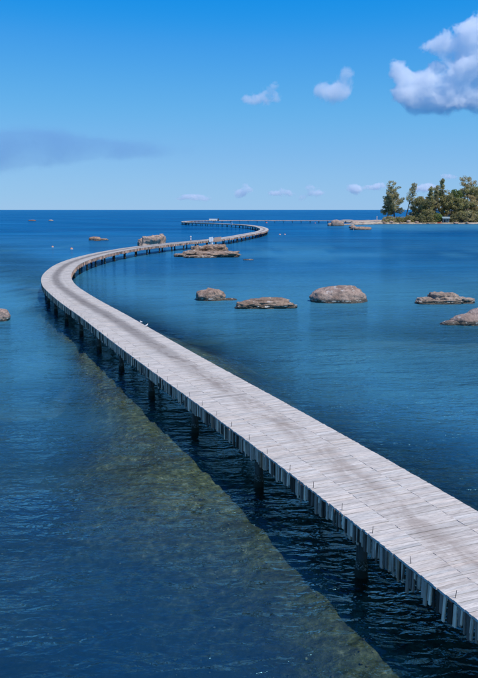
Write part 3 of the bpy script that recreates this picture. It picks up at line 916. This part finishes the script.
def bush(name, label, x, y, rx, ry, h, seed, col=OLV, group='scrub on the island', z0=None, n=None):
    rng = random.Random(seed)
    z = ground_z(x, y) - 0.1 if z0 is None else z0
    root = empty(name, (x, y, z))
    tag(root, label, 'shrub', group)
    tb = MB(); cb = MB()
    n = n or int(24 + rx * ry * 3.0 + h * 5)
    for i in range(n):
        a = rng.uniform(0, 6.28); q = math.sqrt(rng.random())
        px, py = math.cos(a) * rx * q, math.sin(a) * ry * q
        top = h * math.sqrt(max(0.05, 1 - q * q)) * (0.82 + 0.3 * noise.noise(Vector((px * 0.5 + seed, py * 0.5, seed))))
        pz = rng.uniform(0.25, 1.0) * top
        if i % 5 == 0:
            tb.tube([(px * 0.3, py * 0.3, -0.1), (px * 0.6, py * 0.6, pz * 0.5), (px, py, pz)], [0.09, 0.06, 0.02], 5, cap=False)
        v = rng.uniform(0.65, 1.3); br = rng.random() ** 2
        cc = tuple(c0 * v * (1 - br * 0.5) + c1 * br * 0.5 for c0, c1 in zip(col, TAN))
        leaf_cloud(cb, Vector((px, py, max(0.3, pz - 0.2))), rng.uniform(0.75, 1.35), 60, 0.58, cc, rng, 0, 0.8, 0.55)
    tb.build('trunk', M['bark'], root); cb.build('crown', M['leaf'], root)
    return root
def X(px, y): return (px - 239) * y * 0.001404
def Hh(row, y): return H + (209.7 - row) * 0.967 * y / 700.0
tree('casuarina_tree', 'tall airy grey green casuarina with several stems beside a leaning tree', X(395, 396), 396, Hh(180, 396) - 1, 6.4, 101, GRY, 'casuarina', stems=3, crown_from=0.25, dens=0.7)
tree('casuarina_tree', 'second casuarina stem group, shorter, at the outer edge of the island', X(388, 399), 399, Hh(192, 399) - 1, 4.2, 102, OLV, 'casuarina', stems=2, crown_from=0.3)
tree('leaning_tree', 'slender tree leaning away from the airy casuarina, bare lower trunk', X(406, 394), 394, Hh(183, 394) - 1, 2.9, 103, GRY, 'casuarina', lean=0.17, crown_from=0.5, dens=0.6)
tree('spire_tree', 'narrow spire of dark green foliage next to a taller spire', X(429.5, 398), 398, Hh(186, 398) - 1.3, 2.9, 104, OLV, 'spire', crown_from=0.2)
tree('spire_tree', 'short narrow spire squeezed between two other spires', X(435, 402), 402, Hh(185, 402) - 1.5, 2.7, 105, GRY, 'spire', crown_from=0.3)
tree('spire_tree', 'tallest narrow spire tree behind the blue grey hut', X(441.5, 404), 404, Hh(179, 404) - 1.5, 2.9, 106, OLV, 'spire', crown_from=0.3)
tree('broad_tree', 'round dark tree at the left foot of the narrow spires', X(419, 394), 394, Hh(199, 394) - 1, 4.0, 107, DRK, 'broad', crown_from=0.15)
tree('broad_tree', 'dense olive tree directly behind the hut', X(447, 402), 402, Hh(196, 402) - 1.5, 4.6, 108, OLV, 'broad', crown_from=0.2)
tree('airy_tree', 'open brownish crowned tree highest on the slope', X(467, 418), 418, Hh(181, 418) - 4, 4.6, 109, TAN, 'broad', crown_from=0.4, dens=0.55)
tree('broad_tree', 'bright green tree below the open brownish crown', X(456, 410), 410, Hh(193, 410) - 2.5, 3.6, 110, GRN, 'broad', crown_from=0.25)
tree('broad_tree', 'wide olive tree on the slope right of the hut', X(464, 398), 398, Hh(200, 398) - 2, 5.2, 111, OLV, 'broad', crown_from=0.15)
tree('broad_tree', 'wide brownish tree at the end of the slope', X(478, 402), 402, Hh(197, 402) - 3, 5.2, 112, TAN, 'broad', crown_from=0.2)
tree('broad_tree', 'dark green tree crowning the slope', X(480, 418), 418, Hh(192, 418) - 5, 5.0, 113, GRN, 'broad', crown_from=0.2)
tree('broad_tree', 'last olive tree along the rising slope', X(497, 410), 410, Hh(193, 410) - 5, 5.6, 114, OLV, 'broad', crown_from=0.2)
tree('broad_tree', 'rounded olive tree filling the gap between leaning tree and spires', X(419, 399), 399, Hh(200, 399) - 1, 3.6, 121, OLV, 'broad', crown_from=0.1)
tree('broad_tree', 'rounded grey green tree behind the foot of the spires', X(427, 405), 405, Hh(197, 405) - 1.5, 5.0, 122, GRY, 'broad', crown_from=0.1)
tree('broad_tree', 'rounded olive tree behind the tallest spire', X(438, 410), 410, Hh(193, 410) - 2, 5.0, 123, OLV, 'broad', crown_from=0.1)
tree('broad_tree', 'tan crowned tree on the slope behind the bright green tree', X(452, 416), 416, Hh(195, 416) - 3, 5.0, 124, GRY, 'broad', crown_from=0.15)
tree('broad_tree', 'olive crowned tree on the slope under the open brownish crown', X(470, 412), 412, Hh(191, 412) - 4, 5.4, 125, OLV, 'broad', crown_from=0.15)
bush('scrub_bush', 'low brown scrub under the airy casuarina', X(390, 391), 391, 3.6, 2.6, 3.4, 201, GRY)
bush('scrub_bush', 'low scrub at the foot of the leaning tree', X(400, 391.5), 391.5, 3.6, 2.4, 3.6, 202, OLV)
bush('scrub_bush', 'rounded scrub left of the round dark tree', X(410, 391.5), 391.5, 3.2, 2.4, 4.6, 203, OLV)
bush('scrub_bush', 'dense dark scrub under the round dark tree', X(420, 391), 391, 3.4, 2.4, 7.0, 204, DRK)
bush('scrub_bush', 'tall olive scrub under the narrow spires', X(430, 392), 392, 3.4, 2.6, 8.2, 205, OLV)
bush('scrub_bush', 'green scrub crowding the left side of the hut', X(437.5, 392.5), 392.5, 2.6, 2.2, 7.2, 206, GRN)
bush('scrub_bush', 'dark scrub crowding the right side of the hut', X(455, 392), 392, 3.0, 2.4, 5.2, 207, DRK)
bush('scrub_bush', 'wide olive bush on the beach right of the hut', X(462, 391), 391, 4.0, 2.6, 7.2, 208, OLV)
bush('scrub_bush', 'wide tan bush at the foot of the slope', X(471, 391), 391, 4.0, 2.6, 7.4, 209, GRY)
bush('scrub_bush', 'olive bush hanging over the far end of the beach', X(481, 391), 391, 4.2, 2.6, 7.0, 210, OLV)

# ------------------------------------------------------------------ hut
hx, hy = X(446.5, 389.5), 389.5
hz0 = ground_z(hx, hy)
hut = empty('beach_hut', (hx, hy, hz0))
hut.scale = (0.78, 0.78, 0.8); tag(hut, 'small blue grey sheet-roofed hut half hidden in the scrub', 'hut')
mb = MB(); mb.box((0, 0.9, 1.45), (4.4, 2.6, 2.5)); mb.build('wall', M['hutwall'], hut)
mb = MB()
mb.quad_box([(-2.7, -1.6, 2.75), (2.7, -1.6, 2.75), (2.7, 0.9, 3.85), (-2.7, 0.9, 3.85), (-2.7, -1.6, 2.83), (2.7, -1.6, 2.83), (2.7, 0.9, 3.93), (-2.7, 0.9, 3.93)])
mb.quad_box([(-2.7, 0.9, 3.85), (2.7, 0.9, 3.85), (2.7, 3.0, 2.75), (-2.7, 3.0, 2.75), (-2.7, 0.9, 3.93), (2.7, 0.9, 3.93), (2.7, 3.0, 2.83), (-2.7, 3.0, 2.83)])
mb.build('roof', M['roof'], hut)
mb = MB(); mb.box((-0.9, -0.43, 1.1), (0.95, 0.08, 1.8)); mb.build('door', M['darkwin'], hut)
mb = MB(); mb.box((1.0, -0.43, 1.6), (1.1, 0.08, 0.8)); wi = mb.build('window', M['darkwin'], hut)
mb = MB(); mb.box((1.0, -0.5, 1.12), (1.3, 0.1, 0.1)); mb.build('sill', M['white'], wi)
for sx in (-2.4, 2.4):
    mb = MB(); mb.tube([(sx, -1.4, -0.1), (sx, -1.4, 2.8)], 0.08, 6); mb.build('post', M['bark'], hut)
kay = empty('beached_kayak', (X(440, 387.6), 387.6, ground_z(X(440, 387.6), 387.6)), R(20))
tag(kay, 'small red kayak pulled up on the sand in front of the hut', 'kayak')
mb = MB()
pr = [(-1.6, 0.02, 0.32), (-1.2, 0.2, 0.2), (-0.5, 0.34, 0.16), (0.4, 0.34, 0.16), (1.1, 0.22, 0.2), (1.6, 0.02, 0.34)]
for (x_, r_, z_) in pr:
    for k in range(8):
        an = 2 * math.pi * k / 8
        mb.v.append((x_, math.cos(an) * r_, z_ + math.sin(an) * r_ * 0.55)); mb.c.append((1, 1, 1, 1)); mb.u1.append((0, 0)); mb.u2.append((0, 0))
for i in range(len(pr) - 1):
    for k in range(8):
        mb.f.append((i * 8 + k, (i + 1) * 8 + k, (i + 1) * 8 + (k + 1) % 8, i * 8 + (k + 1) % 8))
mb.build('hull', M['red'], kay, smooth=True)
mb = MB(); mb.box((-0.1, 0, 0.36), (0.8, 0.4, 0.05)); mb.build('seat_well', M['darkwin'], kay)

# ------------------------------------------------------------------ floats and markers
def lathe(mb, prof, seg=12, col=(1, 1, 1, 1)):
    b = len(mb.v)
    for r_, z_ in prof:
        for k in range(seg):
            an = 2 * math.pi * k / seg
            mb.v.append((math.cos(an) * r_, math.sin(an) * r_, z_)); mb.c.append(col); mb.u1.append((0, 0)); mb.u2.append((0, 0))
    for i in range(len(prof) - 1):
        for k in range(seg):
            k2 = (k + 1) % seg
            mb.f.append((b + i * seg + k, b + i * seg + k2, b + (i + 1) * seg + k2, b + (i + 1) * seg + k))
def buoy(label, x, y, r_, m, group='mooring floats'):
    r_ *= 0.68
    o = empty('buoy', (x, y, 0)); tag(o, label, 'buoy', group)
    mb = MB(); lathe(mb, [(0.001, -r_ * 0.6), (r_ * 0.7, -r_ * 0.45), (r_, 0.1 * r_), (r_ * 0.92, r_ * 0.6), (r_ * 0.55, r_ * 1.05), (r_ * 0.2, r_ * 1.22), (0.001, r_ * 1.25)])
    mb.build('float', m, o, smooth=True)
    mb = MB(); lathe(mb, [(r_ * 0.16, r_ * 1.2), (r_ * 0.2, r_ * 1.3), (r_ * 0.2, r_ * 1.55), (0.001, r_ * 1.6)], 8); mb.build('lifting_eye', M['rope'], o)
    mb = MB(); lathe(mb, [(r_ * 0.99, 0.0), (r_ * 1.06, 0.05 * r_), (r_ * 1.06, 0.2 * r_), (r_ * 0.97, 0.26 * r_)]); mb.build('band', M['white'], o)
    return o
buoy('pale orange float nearer the two, farther from the boardwalk bend', -38.6, 146, 0.34, M['buoy'])
buoy('pale orange float close outside the boardwalk bend', -32.9, 138.5, 0.40, M['buoy'])
buoy('pink float of a pair in open water beyond the second bend', 12.6, 218, 0.42, M['buoy'])
buoy('pink float of a pair, the one farther from the second bend', 14.2, 219, 0.42, M['buoy'])
buoy('red float in front of the far straight stretch of boardwalk', 16.0, 412, 0.75, M['red'])
buoy('small red float near the pale boulder of the spit', 43.5, 405, 0.5, M['red'])
stake = empty('marker_stake', (X(354, 262), 262, 0)); tag(stake, 'thin pale stake standing in the water off the sand spit', 'stake')
mb = MB(); mb.tube([(0, 0, -3), (0.03, 0, 0.4), (0.08, 0.02, 1.3)], [0.07, 0.065, 0.05], 7); mb.build('pole', M['cloth'], stake)
mb = MB(); mb.box((0.08, 0.02, 1.36), (0.22, 0.22, 0.14)); mb.build('cap', M['white'], stake)

# ------------------------------------------------------------------ things on the boardwalk
def nearest_s(x, y):
    return cum[min(range(len(line)), key=lambda i: (line[i] - Vector((x, y))).length)]
def s_for_px(px, lo, hi):
    best = None
    for i in range(len(line)):
        if lo <= cum[i] <= hi:
            p = line[i]; q = 239 + p.x / (p.y * 0.001404)
            if best is None or abs(q - px) < best[0]: best = (abs(q - px), cum[i])
    return best[1]
sA = nearest_s(-16.7, 121.5); sB = nearest_s(7.9, 222); sC = nearest_s(-26.5, 363)
def on_deck(s, off):
    p, t, n_ = at(s)
    q = p + n_ * off
    return Vector((q.x, q.y, DECK + 0.006)), math.atan2(t.y, t.x)
# landing: two white panels with a white post below, a slatted timber screen next to them
s1 = s_for_px(204.5, sA, sB)
loc, rz = on_deck(s1, -WID / 2 - 0.16)
land = empty('white_notice_pair', (loc.x, loc.y, DECK - 0.55), rz)
tag(land, 'pair of white boards fixed to the boardwalk edge above the layered rock shelf', 'panel')
for dx in (-0.38, 0.38):
    mb = MB(); mb.box((dx * 1.5, 0, 0.72), (0.95, 0.07, 0.95)); pn = mb.build('board', M['white'], land)
    mb = MB(); mb.box((dx * 1.5, 0.06, 0.45), (0.1, 0.08, 1.3)); mb.build('upright', M['conc'], pn)
mb = MB(); mb.box((0.5, 0.05, -0.4), (0.75, 0.3, 0.9)); mb.build('post', M['white'], land)
s2 = s1 + 2.6
scr = empty('timber_screen', (0, 0, 0))
tag(scr, 'low slatted brown timber screen next to the white boards on the boardwalk', 'screen')
p0, r0 = on_deck(s2, -WID / 2 - 0.1); scr.location = p0; scr.rotation_euler = (0, 0, r0)
for i in range(12):
    mb = MB(); mb.box((i * 0.36 - 0.6, 0, 0.02), (0.22, 0.04, 0.95 + 0.05 * math.sin(i * 2.1))); mb.build('slat', M['side'], scr)
for z_ in (-0.25, 0.3):
    mb = MB(); mb.box((1.38, 0.05, z_), (4.3, 0.05, 0.09)); mb.build('rail', M['beam'], scr)
s3 = s_for_px(234.5, sB, sC)
loc, rz = on_deck(s3, WID / 2 - 0.4)
loc, rz = on_deck(s3, WID / 2 + 0.12)
brd = empty('notice_board', (loc.x, loc.y, DECK - 0.7), rz); tag(brd, 'white notice board fixed to the far arm of the boardwalk past the second bend', 'board')
mb = MB(); mb.box((0, 0, 0.95), (1.7, 0.08, 1.1)); mb.build('face', M['white'], brd)
for sx in (-0.7, 0.7):
    mb = MB(); mb.box((sx, -0.09, 0.55), (0.14, 0.1, 1.9)); mb.build('leg', M['white'], brd)
low = empty('parapet', (X(213.2, 425), 426.5, DECK + 0.006), R(2)); tag(low, 'short white parapet with dark end post on the last bend of the boardwalk', 'parapet')
mb = MB(); mb.box((0, 0, 0.45), (5.0, 0.22, 0.9)); mb.build('wall', M['white'], low)
mb = MB(); mb.box((0, 0, 0.94), (5.2, 0.32, 0.07)); mb.build('coping', M['cloth'], low)
mb = MB(); mb.box((3.0, 0, 0.3), (0.8, 0.6, 1.5)); mb.build('end_post', M['beam'], low)
# gate posts where the boardwalk meets the island
gt = empty('gate_frame', (80.8, 416, DECK), R(-18)); tag(gt, 'thin pale gate frame where the boardwalk reaches the island', 'gate')
for sy in (-1.1, 1.1):
    mb = MB(); mb.tube([(0, sy, 0), (0, sy, 2.6)], 0.12, 6); mb.build('post', M['cloth'], gt)
mb = MB(); mb.box((0, 0, 2.55), (0.16, 2.6, 0.18)); mb.build('crossbar', M['cloth'], gt)

# short pale lamp post
loc, rz = on_deck(s_for_px(195.5, sA, sB), WID / 2 - 0.3)
bl = empty('lamp_bollard', loc, rz); tag(bl, 'short pale lamp bollard on the boardwalk above the layered rock shelf', 'bollard')
mb = MB(); mb.box((0, 0, 0.04), (0.3, 0.3, 0.08)); mb.build('base', M['conc'], bl)
mb = MB(); mb.tube([(0, 0, 0.08), (0, 0, 0.75)], 0.12, 8); mb.build('post', M['white'], bl)
mb = MB(); lathe(mb, [(0.13, 0.75), (0.2, 0.8), (0.17, 0.95), (0.001, 1.02)], 8); mb.build('lamp_head', M['cloth'], bl)

# two white birds on the right edge of the deck
def bird(label, s, face):
    loc, rz = on_deck(s, -WID / 2 + 0.07)
    root = empty('white_bird', loc, rz + face); root.scale = (0.5, 0.5, 0.62); tag(root, label, 'bird', 'birds on the boardwalk edge')
    mb = MB()
    prof = [(-0.17, 0.012, 0.155), (-0.10, 0.035, 0.165), (-0.02, 0.06, 0.175), (0.06, 0.055, 0.195), (0.10, 0.035, 0.23), (0.115, 0.028, 0.265), (0.125, 0.034, 0.295), (0.15, 0.022, 0.305), (0.165, 0.006, 0.302)]
    mb.tube([(a, 0, c) for a, b, c in prof], [b for a, b, c in prof], 10)
    mb.build('body', M['feather'], root, smooth=True)
    for sy in (-1, 1):
        mb = MB(); mb.tube([(0.06, sy * 0.05, 0.2), (-0.06, sy * 0.062, 0.18), (-0.2, sy * 0.03, 0.16)], [0.03, 0.035, 0.008], 6); mb.build('wing', M['feather'], root, smooth=True)
        mb = MB(); mb.tube([(0.0, sy * 0.025, 0.0), (0.0, sy * 0.025, 0.14)], 0.006, 5); mb.build('leg', M['beak'], root)
    mb = MB(); mb.tube([(0.16, 0, 0.302), (0.205, 0, 0.292)], [0.010, 0.003], 6); mb.build('beak', M['beak'], root)
    return root
sb_ = nearest_s(-6.5, 37.8)
bird('white bird perched on the boardwalk edge, body turned along the planks', sb_ + 0.45, 2.0)
bird('white bird perched on the boardwalk edge, facing out to sea', sb_ - 0.75, -1.2)

# ------------------------------------------------------------------ clouds: real volumes far behind the island
def cloud(name, label, lobes, y, dens, seed, scale=1.0, albedo=(1, 1, 1), depth_k=0.8, edge=1.0, group='fair weather clouds'):
    """lobes: (px, row, r horizontal, r vertical) as seen from the walk; built as a solid volume at distance y"""
    kx, kz = y * 0.001404, 0.967 * y / 700.0
    rng = random.Random(seed)
    L = []
    for (px, row, rh, rv) in lobes:
        L.append((Vector(((px - 239) * kx, y + rng.uniform(-0.3, 0.3) * rh * kx, H + (209.7 - row) * kz)), rh * kx, rh * kx * depth_k, rv * kz))
    c0 = sum((l[0] for l in L), Vector((0, 0, 0))) / len(L)
    bm = bmesh.new()
    for (c, a, b, d) in L:
        m = Matrix.Translation(c - c0) @ Matrix.Diagonal((a * 1.3, b * 1.3, d * 1.3, 1))
        bmesh.ops.create_icosphere(bm, subdivisions=3, radius=1.0, matrix=m)
    me = bpy.data.meshes.new(name); bm.to_mesh(me); bm.free()
    o = bpy.data.objects.new(name, me); COL.objects.link(o); o.location = c0
    rm = o.modifiers.new('union', 'REMESH'); rm.mode = 'VOXEL'
    rm.voxel_size = max(min(l[1], l[3]) for l in L) * 0.22
    k = NT(name + '_vapour')
    pos = k.n('TexCoord').outputs['Object']
    field = None
    for (c, a, b, d) in L:
        q = k.vmath('SUBTRACT', pos, tuple(c - c0))
        q = k.vmath('MULTIPLY', q, (0.78 / a, 0.78 / b, 0.78 / d))
        v = k.math('MAXIMUM', k.math('SUBTRACT', 1.0, k.vmath('DOT_PRODUCT', q, q)), 0.0)
        v = k.math('MULTIPLY', v, v)
        field = v if field is None else k.math('ADD', field, v)
    rr = sum(l[3] for l in L) / len(L)
    so = 0 if seed in (1, 50) else seed
    npos = k.vmath('ADD', pos, (so * 7.7 * rr, so * 3.1 * rr, so * 5.3 * rr))
    n1 = k.noise(npos, 0.75 / rr * scale, 8, 0.68, 0.3)
    n2 = k.noise(npos, 0.25 / rr * scale, 2, 0.5)
    nn = k.math('ADD', k.math('MULTIPLY', k.math('SUBTRACT', n1, 0.5), 3.3), k.math('MULTIPLY', k.math('SUBTRACT', n2, 0.5), 1.2))
    f = k.math('ADD', k.math('SUBTRACT', k.math('MINIMUM', field, 0.9), 0.42), nn)
    dn = k.math('MULTIPLY', k.maprange(f, 0.0, 0.5 * edge, 0, 1), dens)
    dn = k.math('MULTIPLY', dn, k.maprange(field, 0.01, 0.22, 0, 1))
    vs = k.n('VolumePrincipled')
    vs.inputs['Color'].default_value = (*albedo, 1)
    vs.inputs['Anisotropy'].default_value = 0.15
    k.l(dn, vs.inputs['Density'])
    k.l(vs.outputs[0], k.out.inputs['Volume'])
    k.m.cycles.volume_step_rate = 0.4
    me.materials.append(k.m)
    tag(o, label, 'cloud', group)
    return o
cloud('cumulus_cloud', 'big billowing white cumulus with grey blue base high above the island',
      [(398, 97, 15, 13), (394, 76, 12, 13), (418, 99, 20, 18), (446, 102, 22, 17), (474, 104, 24, 16), (504, 102, 28, 20),
       (420, 55, 14, 9), (436, 52, 15, 13), (452, 45, 19, 18), (472, 42, 22, 22), (432, 68, 13, 9), (402, 86, 12, 12), (468, 64, 20, 16), (500, 48, 28, 24), (455, 76, 24, 22), (486, 78, 28, 26), (418, 82, 16, 12)],
      1500, 0.07, 1, edge=0.55)
cloud('cumulus_cloud', 'small ragged white puff standing alone left of a rounder puff', [(262, 101, 20, 7), (271, 95, 11, 10), (250, 103, 12, 5), (275, 88, 6, 6)], 1900, 0.035, 2, edge=1.2)
cloud('cumulus_cloud', 'rounder white puff between the ragged puff and the big cumulus', [(330, 98, 18, 10), (340, 91, 14, 14), (344, 79, 8, 9), (319, 92, 10, 8)], 1900, 0.035, 3, edge=1.2)
HZ = [(192, 197, 12, 3.5), (180, 199, 8, 2), (240, 193, 9, 6), (245, 186, 5, 4), (283, 193, 11, 6), (313, 192, 9, 7), (355, 191, 9, 6), (376, 187, 10, 4), (420, 188, 12, 5), (447, 177, 7, 3.5)]
HZL = ['long thin cloud low over the horizon', None, 'tufted little cloud low over the horizon', None, 'pale dome shaped little cloud over the horizon', 'small peaked cloud over the horizon', 'faint round cloud low beside the airy casuarina',
       'faint flat cloud above the leaning tree', 'pinkish white cloud showing between casuarina and spires', 'small white cloudlet right above the tallest spire']
def hzr(i, c):
    q = random.Random(400 + i)
    return [(c[0] + q.uniform(-1.3, 1.3) * c[2], c[1] + q.uniform(-0.7, 0.7) * c[3], c[2] * q.uniform(0.35, 0.9), c[3] * q.uniform(0.35, 0.9)) for _ in range(4)]
i = 0
while i < len(HZ):
    lb = [HZ[i]]
    if i + 1 < len(HZ) and HZL[i + 1] is None: lb.append(HZ[i + 1])
    cloud('horizon_cloud', HZL[i], lb + hzr(i, lb[0]), 5000, 0.04, 20 + i, edge=2.0, scale=0.7 + 0.07 * (i % 5), group='small clouds along the horizon')
    i += len(lb)
cloud('stratus_cloud', 'flat grey blue veil of cloud stretched low on the open sea side',
      [(-10, 158, 95, 20), (60, 152, 85, 17), (130, 151, 74, 12), (30, 142, 70, 14), (-70, 160, 90, 20), (-130, 158, 90, 20)], 3200, 0.0036, 50, scale=0.5, albedo=(0.45, 0.68, 0.86), depth_k=0.8, edge=2.2)  # grey blue albedo: shade from a cloud above put into the colour
